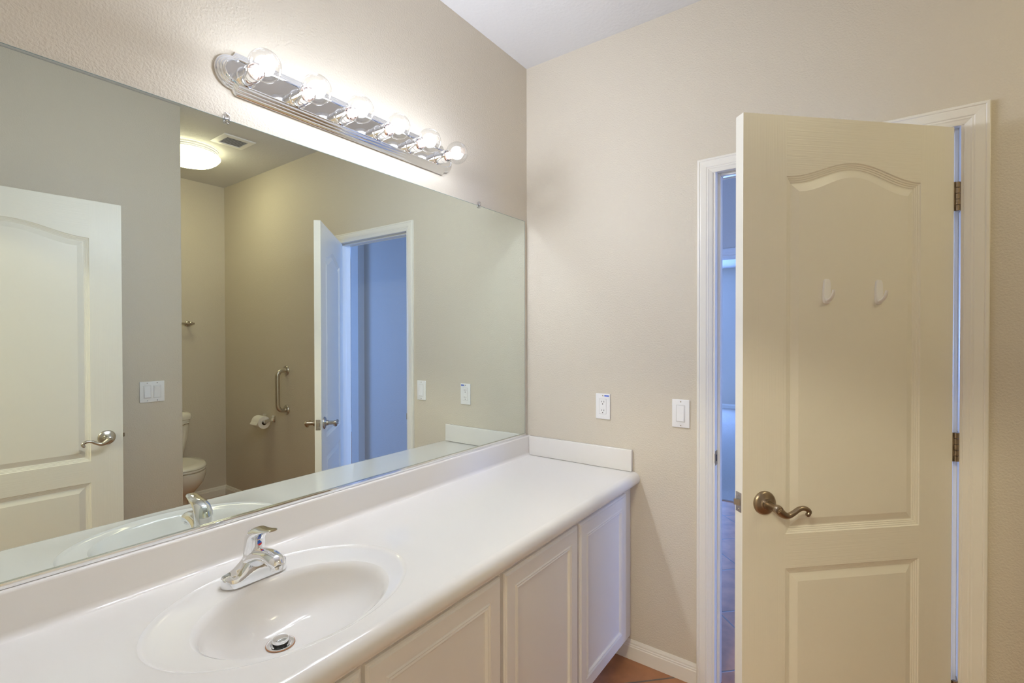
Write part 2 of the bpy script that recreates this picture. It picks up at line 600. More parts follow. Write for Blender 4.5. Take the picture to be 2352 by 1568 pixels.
def door_face(bm, W, Z0, Z1, xl, xr, panels, y, sgn):
    """one moulded face lying in plane y, outward direction sgn along y; panels: (z0, z1, amp)"""
    def V(x, z, h=0.0):
        return bm.verts.new((x, y + sgn * h, z))

    def quad(a, b, c, d, mi):
        f = bm.faces.new([V(*a), V(*b), V(*c), V(*d)])
        f.material_index = mi
    quad((0, Z0), (xl, Z0), (xl, Z1), (0, Z1), 0)
    quad((xr, Z0), (W, Z0), (W, Z1), (xr, Z1), 0)
    zb = Z0
    for z0, z1, amp in panels:
        quad((xl, zb), (xr, zb), (xr, z0), (xl, z0), 1)
        L = panel_loops(xl, xr, z0, z1, amp)
        rings = [[V(px, pz, h) for px, pz in pts] for pts, h in L]
        n = len(rings[0])
        for a, b in zip(rings, rings[1:]):
            for i in range(n):
                j = (i + 1) % n
                f = bm.faces.new((a[i], a[j], b[j], b[i]))
                f.material_index = 2
        inner = rings[-1]
        f = bm.faces.new(inner); f.material_index = 2
        zb = z1
        if amp:                                     # rail area above the arch
            top = L[0][0][2:]
            zc = z1 + amp + 0.02
            for (xa, za), (xb, zb2) in zip(top, top[1:]):
                quad((xa, za), (xb, zb2), (xb, zc), (xa, zc), 1)
            zb = zc
    quad((xl, zb), (xr, zb), (xr, Z1), (xl, Z1), 1)


def build_leaf(W, Z0, Z1, xl, xr, panels, T=0.035):
    bm = NB()
    door_face(bm, W, Z0, Z1, xl, xr, panels, 0.0, 1)
    door_face(bm, W, Z0, Z1, xl, xr, panels, -T, -1)
    for q in (((0, 0, Z0), (0, -T, Z0), (0, -T, Z1), (0, 0, Z1)), ((W, 0, Z0), (W, -T, Z0), (W, -T, Z1), (W, 0, Z1)),
              ((0, 0, Z0), (W, 0, Z0), (W, -T, Z0), (0, -T, Z0)), ((0, 0, Z1), (W, 0, Z1), (W, -T, Z1), (0, -T, Z1))):
        f = bm.faces.new([bm.verts.new(p) for p in q])
        f.material_index = 2
    bmesh.ops.remove_doubles(bm, verts=bm.verts, dist=1e-5)
    return bm


def lever_mesh(path_s):
    """path in (along, out, up) for the swept lever"""
    pts = smooth_path(path_s, 6)
    rad = smooth_vals([.0125, .0115, .0085, .0075, .007, .0068, .0062, .006], 6)
    return pts, rad


def door_handle(root, s, z, face_y, out, mat_h, angle_dir=-1):
    """rosette + shaft + wave lever on one face; out=+1/-1 along local y; lever runs towards the hinge"""
    b = NB()
    mtx = Matrix.Translation((s, face_y, z)) @ Matrix.Rotation(-PI / 2 * out, 4, 'X')
    lathe(b, [(.0345, 0), (.0345, .003), (.033, .006), (.029, .009), (.020, .011), (.0155, .014), (.0150, .022), (.0138, .0225)], mtx, 40)
    ro = obj('door_handle', b, mat_h, root, world=False)
    b = NB()
    lathe(b, [(.0105, .018), (.0112, .020), (.0112, .050), (.0125, .053), (.0130, .060), (.0115, .066), (.008, .0675), (.0075, .066), (.004, .0658)], mtx, 28)
    o1 = face_y + out * 0.058
    d = angle_dir
    path = [(s, o1, z - .001), (s + d * .014, o1, z - .013), (s + d * .030, o1, z - .019), (s + d * .047, o1, z - .013), (s + d * .066, o1, z - .002), (s + d * .083, o1, z - .001), (s + d * .097, o1, z - .010), (s + d * .093, o1, z - .019)]
    pts, rad = lever_mesh(path)
    tube(b, pts, rad, 14, ref=(0, 1, 0))
    lathe(b, [(.002, -.004), (.0062, -.0025), (.0068, 0), (.0062, .0025), (.002, .004)], Matrix.Translation((s + d * .0925, o1, z - .0185)) @ Matrix.Rotation(PI / 2, 4, 'X'), 14)
    obj('lever', b, mat_h, ro, world=False)
    b = NB()
    lathe(b, [(.0035, .0655), (.0035, .0685), (.003, .069)], mtx, 14)
    obj('lock_button', b, mat_h, ro, world=False)
    return ro


def latch(root, W, z, mat_h, T=0.035):
    b = NB()
    box(b, W - 0.0005, W + 0.0015, -T / 2 - .0125, -T / 2 + .0125, z - .0285, z + .0285, 0.0007, 1)
    lp = obj('latch_plate', b, mat_h, root, world=False)
    b = NB()
    P = [(W, -T / 2 - .008), (W + .011, -T / 2 - .008), (W + .011, -T / 2 - .005), (W + .002, -T / 2 + .008), (W, -T / 2 + .008)]
    loft(b, [[Vector((x, y, z - .009)) for x, y in P], [Vector((x, y, z + .009)) for x, y in P]])
    obj('latch_bolt', b, mat_h, lp, world=False, smooth=False)
    for dz in (-.021, .021):
        b = NB()
        lathe(b, [(.0035, 0), (.0035, .0008), (.002, .001)], Matrix.Translation((W + .0015, -T / 2, z + dz)) @ Matrix.Rotation(PI / 2, 4, 'Y'), 12)
        obj('screw', b, mat_h, lp, world=False)


def hinge(root, z, mat_h, T=0.035):
    h = 0.0445
    b = NB()
    cx, cy = -0.0085, 0.0035
    for k in range(5):
        za = z - h + k * (2 * h / 5) + .0004
        zb = za + 2 * h / 5 - .0008
        lathe(b, [(.0055, za), (.0065, za + .0006), (.0065, zb - .0006), (.0055, zb)], Matrix.Translation((cx, cy, 0)), 18)
    lathe(b, [(.0035, z - h), (.0035, z + h)], Matrix.Translation((cx, cy, 0)), 12)
    hb = obj('hinge', b, mat_h, root, world=False)
    hb['label'] = 'aged nickel butt hinge with round knuckles'
    b = NB()
    box(b, -0.0022, -0.0002, -0.030, 0.0035, z - h, z + h)
    for za in (z - h, z - h * 0.2, z + h * 0.6):
        box(b, -0.0105, -0.0002, 0.0015, 0.0035, za, za + h * 0.4)
    obj('hinge_leaf', b, mat_h, hb, world=False, smooth=False)
    return hb


# door 1: open into the room, hinged at the far side of the doorway
T1 = math.radians(44.148)
D1LOC = Vector((-0.0035, -1.5847, 0))
ROT1 = PI / 2 + T1
d1 = thing('door_1', 'white two-panel arch-top door standing half open beside the vanity, bronze lever and two hooks on it', 'door', D1LOC, ROT1)
d1['kind'] = 'structure'
PAN1 = ((0.235, 0.7225, 0), (0.8235, 1.865, 0.048))
bm = build_leaf(0.702, 0.012, 2.040, 0.1165, 0.565, PAN1)
obj('door_leaf', bm, [M['stile'], M['rail'], M['mould']], d1, world=False, smooth=False)
door_handle(d1, 0.634, 0.919, 0.0, 1, M['bronze'])
door_handle(d1, 0.634, 0.919, -0.035, -1, M['satin'])
latch(d1, 0.702, 0.919, M['satin'])
for z in (1.828, 1.059, 0.292):
    hinge(d1, z, M['bronze'])
# jamb-side hinge plates
for z in (1.828, 1.059, 0.292):
    b = NB()
    box(b, 0.001, 0.030, -1.6012, -1.5992, z - .0445, z + .0445)
    obj('hinge_plate', b, M['bronze'], t1, smooth=False)

# door 2: seen only in the mirror, swung into the room in front of the partition
T2 = math.radians(3.51)
D2W = 0.778
e = Vector((-1.2083, -1.566, 0))
dirv = Vector((math.cos(T2), math.sin(T2), 0))          # from hinge to lock edge
D2LOC = e - dirv * D2W
d2 = thing('door_2', 'white arch-top panel door reflected at the left of the mirror, swung open before the partition', 'door', D2LOC, T2)
d2['kind'] = 'structure'
bm = build_leaf(D2W, 0.012, 2.040, 0.120, D2W - 0.120, PAN1)
obj('door_leaf', bm, [M['stile'], M['rail'], M['mould']], d2, world=False, smooth=False)
door_handle(d2, D2W - 0.062, 0.925, 0.0, 1, M['satin'])
door_handle(d2, D2W - 0.062, 0.925, -0.035, -1, M['satin'])
latch(d2, D2W, 0.925, M['bronze'])
for z in (1.828, 1.059, 0.292):
    b = NB()
    lathe(b, [(.0065, z - .0445), (.0065, z + .0445)], Matrix.Translation((-.006, -.038, 0)), 16)
    obj('hinge', b, M['bronze'], d2, world=False)


# robe hooks stuck on door 1
def robe_hook(s, label):
    ca, sa = math.cos(ROT1), math.sin(ROT1)
    loc = D1LOC + Vector((s * ca - (-0.0028) * sa, s * sa + (-0.0028) * ca, 1.532))
    r = thing('robe_hook', label, 'hook', loc, ROT1, 'white adhesive hooks on the door')
    b = NB()
    prof = []
    n = 24
    for k in range(n):
        a = 2 * PI * k / n
        x, z = math.cos(a), math.sin(a)
        sx = abs(x) ** 0.55 * (1 if x > 0 else -1)
        sz = abs(z) ** 0.45 * (1 if z > 0 else -1)
        wd = 0.0122 * (1 - 0.12 * max(0, sz))
        prof.append((sx * wd, sz * 0.037))
    loft(b, [[Vector((x * k, y, z * (1 - (1 - k) * 0.35))) for x, z in prof] for k, y in ((1, 0), (1, .004), (.93, .0062), (.80, .0068), (.5, .0068))])
    obj('back_plate', b, M['white'], r, world=False)
    b = NB()
    path = smooth_path([(0, .004, -.026), (0, .013, -.0255), (0, .022, -.018), (0, .0275, -.006), (0, .029, .003)], 5)
    rad = [(a, c) for a, c in zip(smooth_vals([.005, .0035, .003, .0028, .0032], 5), smooth_vals([.008, .0072, .0064, .0056, .005], 5))]
    tube(b, path, rad, 14, ref=(0, 1, 0))
    obj('prong', b, M['white'], r, world=False)


robe_hook(0.434, 'white plastic adhesive hook on the door, the one nearer the lever side')
robe_hook(0.260, 'white plastic adhesive hook on the door, the one nearer the hinges')

# ------------------------------------------------------------------ vanity cabinets
YD = -0.562                    # front face of the doors
YF = YD + 0.019                # face frame


def cab_door(name, parent, x0, x1, z0, z1):
    b = NB()
    prof = [(0, -.019), (0, -.007), (.003, -.0035), (.006, -.003), (.009, 0), (.047, 0), (.049, -.002), (.053, .0012), (.057, -.0015), (.061, .0005), (.066, -.0055), (.070, -.0065)]
    rings = []
    for d, h in prof:
        rings.append([Vector((x, YD - h, z)) for x, z in ((x0 + d, z0 + d), (x1 - d, z0 + d), (x1 - d, z1 - d), (x0 + d, z1 - d))])
    loft(b, rings)
    return obj(name, b, M['cab'], parent, smooth=False)


def cabinet(label, x0, x1, doors, fin_right=False):
    r = thing('vanity_cabinet', label, 'cabinet', ((x0 + x1) / 2, -0.28, 0))
    b = NB()
    zt = 0.7590
    t = 0.016
    yi = YF + 0.0185
    box(b, x0, x0 + t, yi, -0.004, 0.10, zt - .001); box(b, x1 - t, x1, yi, -0.004, 0.10, zt - .001)
    box(b, x0 + t, x1 - t, yi, -0.013, 0.1005, 0.116)
    box(b, x0 + t, x1 - t, -0.012, -0.004, 0.116, zt)
    # face frame
    gap = (doors[0][1] + doors[1][0]) / 2
    for xa, xb in ((x0, x0 + 0.035), (doors[1][1] - 0.03, x1), (gap - 0.025, gap + 0.025)):
        box(b, xa, xb, YF, YF + 0.018, 0.10, zt)
    box(b, x0 + .001, x1 - .001, YF + .0006, YF + 0.0175, 0.1005, 0.14); box(b, x0 + .001, x1 - .001, YF + .0006, YF + 0.0175, zt - 0.04, zt - .0005)
    obj('carcass', b, M['cab'], r, smooth=False)
    b = NB(); box(b, x0, x1, -0.478, -0.462, 0.0, 0.10)
    obj('toe_kick', b, M['cab'], r, smooth=False)
    for xa, xb in doors:
        cab_door('cabinet_door', r, xa, xb, 0.124, 0.744)
    return r


cabinet('white sink base cabinet with framed doors under the basin', -1.862, -0.946, ((-1.8535, -1.4095), (-1.3985, -0.9545)))
cabinet('white vanity base cabinet with framed doors beside the door wall', -0.945, -0.0012, ((-0.9385, -0.5125), (-0.4985, -0.0845)))
b = NB(); box(b, -1.995, -1.863, YF, YF + 0.018, 0.0, 0.759)
tag(obj('filler_panel', b, M['cab'], smooth=False), 'narrow white filler panel at the entry end of the vanity', 'panel')

# ------------------------------------------------------------------ vanity top with integral bowl
CT = 0.8166
vt = thing('vanity_counter', 'long glossy white countertop with an oval bowl moulded into it', 'countertop', (-1.0, -0.29, 0.755))
X0, X1 = -1.998, -0.001
RX0, RX1, RY0, RY1 = -1.76, -1.06, -0.5575, -0.036
N = 128


def rect_pt(a, cx, cy):
    c, s = math.cos(a), math.sin(a)
    t = 1e9
    if c > 1e-9: t = min(t, (RX1 - cx) / c)
    if c < -1e-9: t = min(t, (RX0 - cx) / c)
    if s > 1e-9: t = min(t, (RY1 - cy) / s)
    if s < -1e-9: t = min(t, (RY0 - cy) / s)
    return (cx + c * t, cy + s * t)


OC, ORX, ORY = (-1.4115, -0.3083), 0.2811, 0.2137
rings = []
base = [rect_pt(2 * PI * i / N, *OC) for i in range(N)]
for cx_, cy_ in ((RX0, RY0), (RX1, RY0), (RX1, RY1), (RX0, RY1)):      # snap the nearest ray to each corner
    k = min(range(N), key=lambda i: (base[i][0] - cx_) ** 2 + (base[i][1] - cy_) ** 2)
    base[k] = (cx_, cy_)
rings.append([Vector((x, y, CT)) for x, y in base])


def ell(c, rx, ry, z):
    return [Vector((c[0] + rx * math.cos(2 * PI * i / N), c[1] + ry * math.sin(2 * PI * i / N), z)) for i in range(N)]


IC, IRX, IRY = (-1.4095, -0.3400), 0.2038, 0.1566
DC = (-1.418, -0.272)
rings.append(ell(OC, ORX + .006, ORY + .006, CT))
rings.append(ell(OC, ORX + .002, ORY + .002, CT + .0010))
rings.append(ell(OC, ORX - .002, ORY - .002, CT - .0016))
rings.append(ell(OC, ORX - .007, ORY - .007, CT - .0036))
for k in range(1, 8):
    t = k / 8
    c = (OC[0] + (IC[0] - OC[0]) * t, OC[1] + (IC[1] - OC[1]) * t)
    rings.append(ell(c, ORX - .007 + (IRX + .008 - ORX + .007) * t, ORY - .007 + (IRY + .008 - ORY + .007) * t, CT - .0036 - .0040 * t))
deck_rings = rings + [ell(IC, IRX + .008, IRY + .008, CT - .0078)]
b = NB()
R = loft(b, deck_rings, True, False, False)
# flat areas left and right of the bowl, the bull-nosed front edge and the underside
rv = R[0]
lft = sorted([v for v in rv if abs(v.co.x - RX0) < 1e-6], key=lambda v: v.co.y)
rgt = sorted([v for v in rv if abs(v.co.x - RX1) < 1e-6], key=lambda v: v.co.y)
b.faces.new([b.verts.new((X0, RY1, CT)), b.verts.new((X0, RY0, CT))] + lft)
b.faces.new([b.verts.new((X1, RY0, CT)), b.verts.new((X1, RY1, CT))] + list(reversed(rgt)))
nose = []
nr, nz = 0.0285, CT - 0.0285
for k in range(0, 15):
    a = PI / 2 + PI * k / 14
    nose.append((RY0 + nr * math.cos(a), nz + nr * math.sin(a)))
nose += [(RY0 + 0.03, nz - nr), (RY0 + 0.03, CT - 0.02)]
nose = [(RY0, CT)] + nose[1:]
loft(b, [[Vector((x, y, z)) for y, z in nose] for x in (X0, X1)], closed=False, cap0=False, cap1=False)
# cove up into the backsplash
cove = [(RY1, CT)] + [(-0.022 - 0.014 + 0.014 * math.sin(PI / 2 * k / 8), CT + 0.014 - 0.014 * math.cos(PI / 2 * k / 8)) for k in range(1, 9)]
loft(b, [[Vector((x, y, z)) for y, z in cove] for x in (X0, X1)], closed=False, cap0=False, cap1=False)
bmesh.ops.remove_doubles(b, verts=b.verts, dist=2e-5)
obj('counter_slab', b, M['marble'], vt, angle=40)
# bowl
br = []
depth = [(0, -.0078), (.10, -.0125), (.18, -.026), (.26, -.045), (.36, -.069), (.48, -.091), (.62, -.108), (.78, -.119), (.90, -.1245)]
sc = [1.0, .962, .93, .895, .835, .73, .56, .36, .20]
for (t, dz), k in zip(depth, sc):
    m = max(0.0, (t - .15) / .75) ** 1.3
    c = (IC[0] + (DC[0] - IC[0]) * m, IC[1] + (DC[1] - IC[1]) * m)
    mix = min(1, m)
    rx = (IRX + .008) * k
    ry = (IRY + .008) * k
    if k < .5:
        rm = (rx + ry) / 2
        f = (0.5 - k) / 0.3
        rx, ry = rx + (rm - rx) * f, ry + (rm - ry) * f
    br.append(ell(c, rx, ry, CT + dz))
br.append(ell(DC, 0.0235, 0.0235, CT - .1265))
br.append(ell(DC, 0.0205, 0.0205, CT - .134))
b = NB(); loft(b, br, True, False, True)
obj('sink_bowl', b, M['marble'], vt, angle=60)
# backsplash
b = NB()
ps = [(-0.001, CT), (-0.022, CT + .012), (-0.022, CT + .089), (-0.0205, CT + .0930), (-0.018, CT + .0945), (-0.001, CT + .0945)]
loft(b, [[Vector((x, y, z)) for y, z in ps] for x in (X0, X1)])
obj('backsplash', b, M['marble'], vt, angle=50)

# side splash, a loose strip caulked against the door wall
b = NB(); box(b, -0.0185, -0.0005, -0.5545, -0.0235, CT + .0012, CT + .0945, 0.003, 2)
ss = obj('side_splash', b, M['marble'], vt, angle=50)
ss['label'] = 'short side splash standing against the door wall'

# drain
dr = thing('sink_drain', 'chrome pop-up drain in the bottom of the oval bowl', 'drain', (DC[0], DC[1], CT - .127))
b = NB()
lathe(b, [(.0300, CT - .1245), (.0300, CT - .1225), (.026, CT - .1218), (.0215, CT - .1235), (.0205, CT - .131)], Matrix.Translation((DC[0], DC[1], 0)), 40, False, True)
obj('flange', b, M['chrome'], dr)
b = NB()
lathe(b, [(.0312, CT - .1246), (.0312, CT - .1232), (.030, CT - .123)], Matrix.Translation((DC[0], DC[1], 0)), 40, False, False)
obj('seal', b, M['ring'], dr)
b = NB()
lathe(b, [(.0155, CT - .126), (.0162, CT - .118), (.0178, CT - .117), (.0178, CT - .1125), (.0165, CT - .1105), (.012, CT - .1092), (.004, CT - .1088)], Matrix.Translation((DC[0], DC[1], 0)), 36)
st = obj('stopper', b, M['chrome'], dr)
b = NB()
lathe(b, [(.0168, CT - .1235), (.0172, CT - .1175)], Matrix.Translation((DC[0], DC[1], 0)), 36, False, False)
obj('gasket', b, M['slot'], st)

# ------------------------------------------------------------------ faucet
FX, FY, FZ = -1.415, -0.149, CT - .0035
fa = thing('faucet', 'chrome single-lever faucet at the back of the basin', 'faucet', (FX, FY, FZ))


def stadium(hx, hy, n=40):
    out = []
    for k in range(n):
        a = 2 * PI * k / n
        c, s = math.cos(a), math.sin(a)
        x = (hx - hy) * (1 if c > 0 else -1) + hy * c if abs(c) > 1e-9 else 0
        out.append((x, hy * s))
    return out


b = NB()
# base plate: lengthwise loft, low scooped ends that rise to the hub
secs = []
L = 0.0765
ns = 36
for i in range(ns + 1):
    u = -1 + 2 * i / ns
    uu = math.copysign(abs(u) ** 0.8, u) if abs(u) > 0 else 0
    x = L * (math.sin(uu * PI / 2))
    wd = 0.0285 * math.sqrt(max(0.0, 1 - max(0, (abs(x) - (L - 0.0285)) / 0.0285) ** 2)) if abs(x) > L - 0.0285 else 0.0285
    wd = max(wd, 0.0012)
    ax = abs(x)
    hgt = 0.021 + 0.037 * (0.5 + 0.5 * math.cos(PI * min(1, ax / 0.056)))
    dish = 0.004 if 0.05 < ax < L - .006 else 0.0
    ring = []
    prof = [(1.0, 0.0), (1.0, 0.30), (0.97, 0.72), (0.86, 0.95), (0.60, 1.0), (0.3, 1.0)]
    narrow = 1 - 0.25 * (0.5 + 0.5 * math.cos(PI * min(1, ax / 0.06)))
    left = [(-k * wd * (1 if hh < .35 else narrow + (1 - narrow) * (1 - hh)), hh * hgt - (dish if hh > .97 and k < .7 else 0)) for k, hh in prof]
    right = [(-y, z) for y, z in reversed(left)]
    secs.append([Vector((FX + x, FY + y, FZ + z)) for y, z in left + right])
loft(b, secs, True, True, True)
obj('faucet_body', b, M['chrome'], fa, angle=50)
b = NB()
path = smooth_path([(FX, FY + .012, FZ + .034), (FX, FY - .018, FZ + .052), (FX, FY - .048, FZ + .063), (FX, FY - .076, FZ + .067), (FX, FY - .099, FZ + .063), (FX, FY - .109, FZ + .054)], 6)
ru = smooth_vals([.024, .021, .0165, .0155, .0150, .0120], 6)
rs = smooth_vals([.027, .024, .0205, .0205, .0195, .0150], 6)
tube(b, path, list(zip(ru, rs)), 24, ref=(0, 0, 1))
sp_ = obj('spout', b, M['chrome'], fa, angle=60)
b = NB()
lathe(b, [(.0125, 0), (.0125, .006), (.0105, .0075), (.009, .003)], Matrix.Translation((FX, FY - .0985, FZ + .051)) @ Matrix.Rotation(PI - .15, 4, 'X'), 24)
obj('aerator', b, M['chrome'], sp_)
b = NB()
lathe(b, [(.0255, .030), (.0250, .048), (.0235, .058), (.0228, .0585), (.0228, .0600), (.0238, .0605)], Matrix.Translation((FX, FY + .004, FZ)), 32, False, False)
obj('hub', b, M['chrome'], fa)
# handle: domed skirt flowing into a flat lever that points to the bowl
b = NB()
hs = []
hp = [(0.004, .0605, .0236, .0236, 0), (0.003, .072, .0240, .0236, 0), (0.000, .084, .0240, .0232, .12), (-0.002, .098, .0224, .0228, .15), (-0.013, .1095, .0190, .0215, .55), (-0.031, .1178, .0125, .0200, 1.0), (-0.050, .1225, .0065, .0185, 1.25), (-0.066, .1270, .0044, .0170, 1.30), (-0.080, .1305, .0036, .0150, 1.33), (-0.088, .1320, .0020, .0100, 1.35)]
for y, z, ra, rb, tilt in hp:
    u = Vector((0, -math.cos(tilt), -math.sin(tilt) * -1)) if False else Vector((0, math.cos(tilt), math.sin(tilt)))
    s_ = Vector((1, 0, 0))
    c = Vector((FX, FY + y, FZ + z))
    hs.append([c + u * ra * math.cos(2 * PI * k / 28) + s_ * rb * math.sin(2 * PI * k / 28) for k in range(28)])
loft(b, hs)
ha = obj('handle', b, M['chrome'], fa, angle=60)
for nm, mm, a0 in (('cold_mark', M['blue'], 0), ('hot_mark', M['red'], PI)):
    b = NB()
    cb = Vector((FX, FY - .0217, FZ + .087))
    nrm = Vector((0, -1, -.08)).normalized()
    up_ = Vector((0, -.08, 1)).normalized()
    tl = Matrix.Rotation(math.radians(12), 3, nrm)
    xx = tl @ Vector((1, 0, 0)); zz = tl @ up_
    r1 = [cb + nrm * .0035 + (xx * math.cos(a0 + PI * k / 12) + zz * math.sin(a0 + PI * k / 12)) * .0050 for k in range(13)]
    r0 = [p - nrm * .006 for p in r1]
    loft(b, [r0, r1])
    obj(nm, b, mm, ha, smooth=False)['label'] = ('blue' if a0 == 0 else 'red') + ' half of the temperature dot'

# ------------------------------------------------------------------ mirror
MZ0, MZ1, MX0, MX1 = 0.925, 1.970, -1.985, -0.026
mi = thing('mirror', 'wide frameless wall mirror above the counter', 'mirror', ((MX0 + MX1) / 2, 0, MZ0))
b = NB(); box(b, MX0, MX1, -0.0052, -0.0012, MZ0 - .006, MZ1)
o = obj('mirror_glass', b, M['mirror'], mi, smooth=False)
b = NB(); box(b, MX0, MX1, -0.0056, -0.0010, MZ1, MZ1 + .0012); box(b, MX1, MX1 + .0012, -0.0056, -0.0010, MZ0 - .006, MZ1 + .0012)
obj('glass_edge', b, M['glass_edge'], mi, smooth=False)
b = NB()
box(b, MX0, MX1 + .002, -0.0115, -0.0062, CT + .0955, MZ0 - .001, 0.0012, 2)
box(b, MX0, MX1 + .002, -0.0062, -0.0008, CT + .0955, CT + .0985)
obj('bottom_channel', b, M['chrome'], mi)


def mirror_clip(x, label):
    r = thing('mirror_clip', label, 'clip', (x, 0, MZ1), 0, 'clear clips along the mirror top')
    b = NB()
    box(b, x - .007, x + .007, -0.0125, -0.0058, MZ1 - .009, MZ1 + .003, .0015, 2)
    box(b, x - .007, x + .007, -0.0125, -0.0005, MZ1 + .0015, MZ1 + .018, .003, 2)
    obj('clip_body', b, M['clip'], r)
    b = NB()
    lathe(b, [(.0042, 0), (.0042, .001), (.003, .0018), (.001, .002)], Matrix.Translation((x, -0.0125, MZ1 + .011)) @ Matrix.Rotation(PI / 2, 4, 'X'), 16)
    obj('screw', b, M['steel'], r)


mirror_clip(-1.4105, 'clear plastic clip on the mirror top under the near end of the light bar')
mirror_clip(-0.3779, 'clear plastic clip on the mirror top near the corner of the room')

# ------------------------------------------------------------------ vanity light bar
LX0, LX1, LZ = -1.440, -0.553, 2.099
vl = thing('vanity_light', 'chrome six-globe light bar lit above the mirror', 'light fixture', ((LX0 + LX1) / 2, 0, LZ))


def bar_outline(d, n=22):
    """racetrack with stepped shoulders at both ends, inset by d"""
    hz = 0.057 - d
    r = 0.044 - d * 0.75
    pts = []
    xr = LX1 - 0.044
    xl = LX0 + 0.044
    sh = 0.006
    for k in range(n + 1):
        a = -PI / 2 + PI * k / n
        pts.append((xr + r * math.cos(a) * 1.0, r * math.sin(a)))
    pts += [(xr - sh, hz - .003), (xr - sh - .004, hz)]
    pts += [(xl + sh + .004, hz), (xl + sh, hz - .003)]
    for k in range(n + 1):
        a = PI / 2 + PI * k / n
        pts.append((xl + r * math.cos(a), r * math.sin(a)))
    pts += [(xl + sh, -hz + .003), (xl + sh + .004, -hz), (xr - sh - .004, -hz), (xr - sh, -hz + .003)]
    return pts


b = NB()
levels = [(0, 0), (0, .007), (.0015, .0085), (.006, .0095), (.008, .0125), (.0095, .0135), (.013, .0145), (.015, .0175), (.0165, .0185), (.020, .0195), (.0225, .0235), (.025, .0245), (.0275, .0235), (.0285, .0215)]
loft(b, [[Vector((x, -h - .0005, LZ + z)) for x, z in bar_outline(d)] for d, h in levels])
obj('backplate', b, M['chrome'], vl, angle=30)
BX = [-1.367, -1.2215, -1.0755, -0.928, -0.7855, -0.643]
b0 = None
for i, x in enumerate(BX):
    if i == 0:
        b = NB()
        mt = Matrix.Rotation(PI / 2, 4, 'X')
        lathe(b, [(.0265, .0), (.0265, .002), (.0235, .004), (.0230, .030), (.0222, .0305), (.0222, .0322), (.0230, .0327), (.0228, .047), (.0205, .050), (.0190, .049), (.0190, .030)], mt, 32, False, False)
        so = obj('socket_cup', b, M['chrome'], vl, world=False)
        b = NB()
        gp = []
        Rg = 0.0405
        gp += [(.0130, .040), (.0140, .050), (.0160, .056)]
        for k in range(3, 25):
            a = PI * k / 24
            gp.append((Rg * math.sin(a), .096 - Rg * math.cos(a)))
        lathe(b, gp, mt, 40, False, False)
        gl = obj('light_bulb', b, M['glass'], vl, world=False, angle=80)
        gl['label'] = 'clear globe bulb glowing in its chrome socket'
        b = NB()
        lathe(b, [(.003, .080), (.008, .084), (.011, .091), (.0115, .097), (.010, .104), (.006, .110), (.002, .112)], mt, 16)
        fi = obj('filament', b, M['filament'], gl, world=False)
        b = NB()
        lathe(b, [(.0125, .048), (.0125, .060), (.010, .066), (.005, .076), (.003, .084)], mt, 16)
        for dx, dz in ((-.008, -.004), (.004, -.009), (.008, .004)):
            lathe(b, [(.0035, .060), (.004, .070), (.0015, .076)], Matrix.Translation((dx, 0, dz)) @ mt, 10)
        le = obj('lamp_stem', b, M['led'], gl, world=False)
        ld = bpy.data.lights.new('bulb_glow', 'POINT')
        ld.energy = BULB_W
        ld.color = BULB_COL
        ld.shadow_soft_size = 0.03
        ld.use_nodes = True
        _nt = ld.node_tree
        _em = _nt.nodes['Emission']
        _fo = _nt.nodes.new('ShaderNodeLightFalloff')
        _fo.inputs['Strength'].default_value = 1.0
        _fo.inputs['Smooth'].default_value = BULB_SOFT
        _ad = _nt.nodes.new('ShaderNodeMath')
        _ad.inputs[1].default_value = BULB_HARD
        _nt.links.new(_fo.outputs['Quadratic'], _ad.inputs[0])
        _nt.links.new(_ad.outputs[0], _em.inputs['Strength'])
        pl = bpy.data.objects.new('bulb_glow', ld)
        COL.objects.link(pl)
        pl.parent = gl
        pl.location = (0, -0.096, 0)
        b0 = (so, gl)
        so.location = gl.location = (x - WL[vl.name].x, -.0225, LZ - WL[vl.name].z - .006)
    else:
        for src in b0:
            clone(src, vl, (x - WL[vl.name].x, -.0225, LZ - WL[vl.name].z - .006))

# ------------------------------------------------------------------ outlet and switches


def plate_frame(kind):
    """to-world transforms: local x across, y out of the wall, z up"""
    return kind


def wall_plate(root, w_, h_, mp):
    b = NB()
    t = bmesh.new()
    box(t, -w_ / 2, w_ / 2, 0, .0058, -h_ / 2, h_ / 2, 0.0024, 3)
    join(b, t, 0, mp)
    return obj('cover_plate', b, M['white'], root, world=False)


def put(root, name, m, mp, fn, parent=None, **k):
    t = bmesh.new(); fn(t)
    b = NB(); join(b, t, 0, mp)
    return obj(name, b, m, parent or root, world=False, **k)


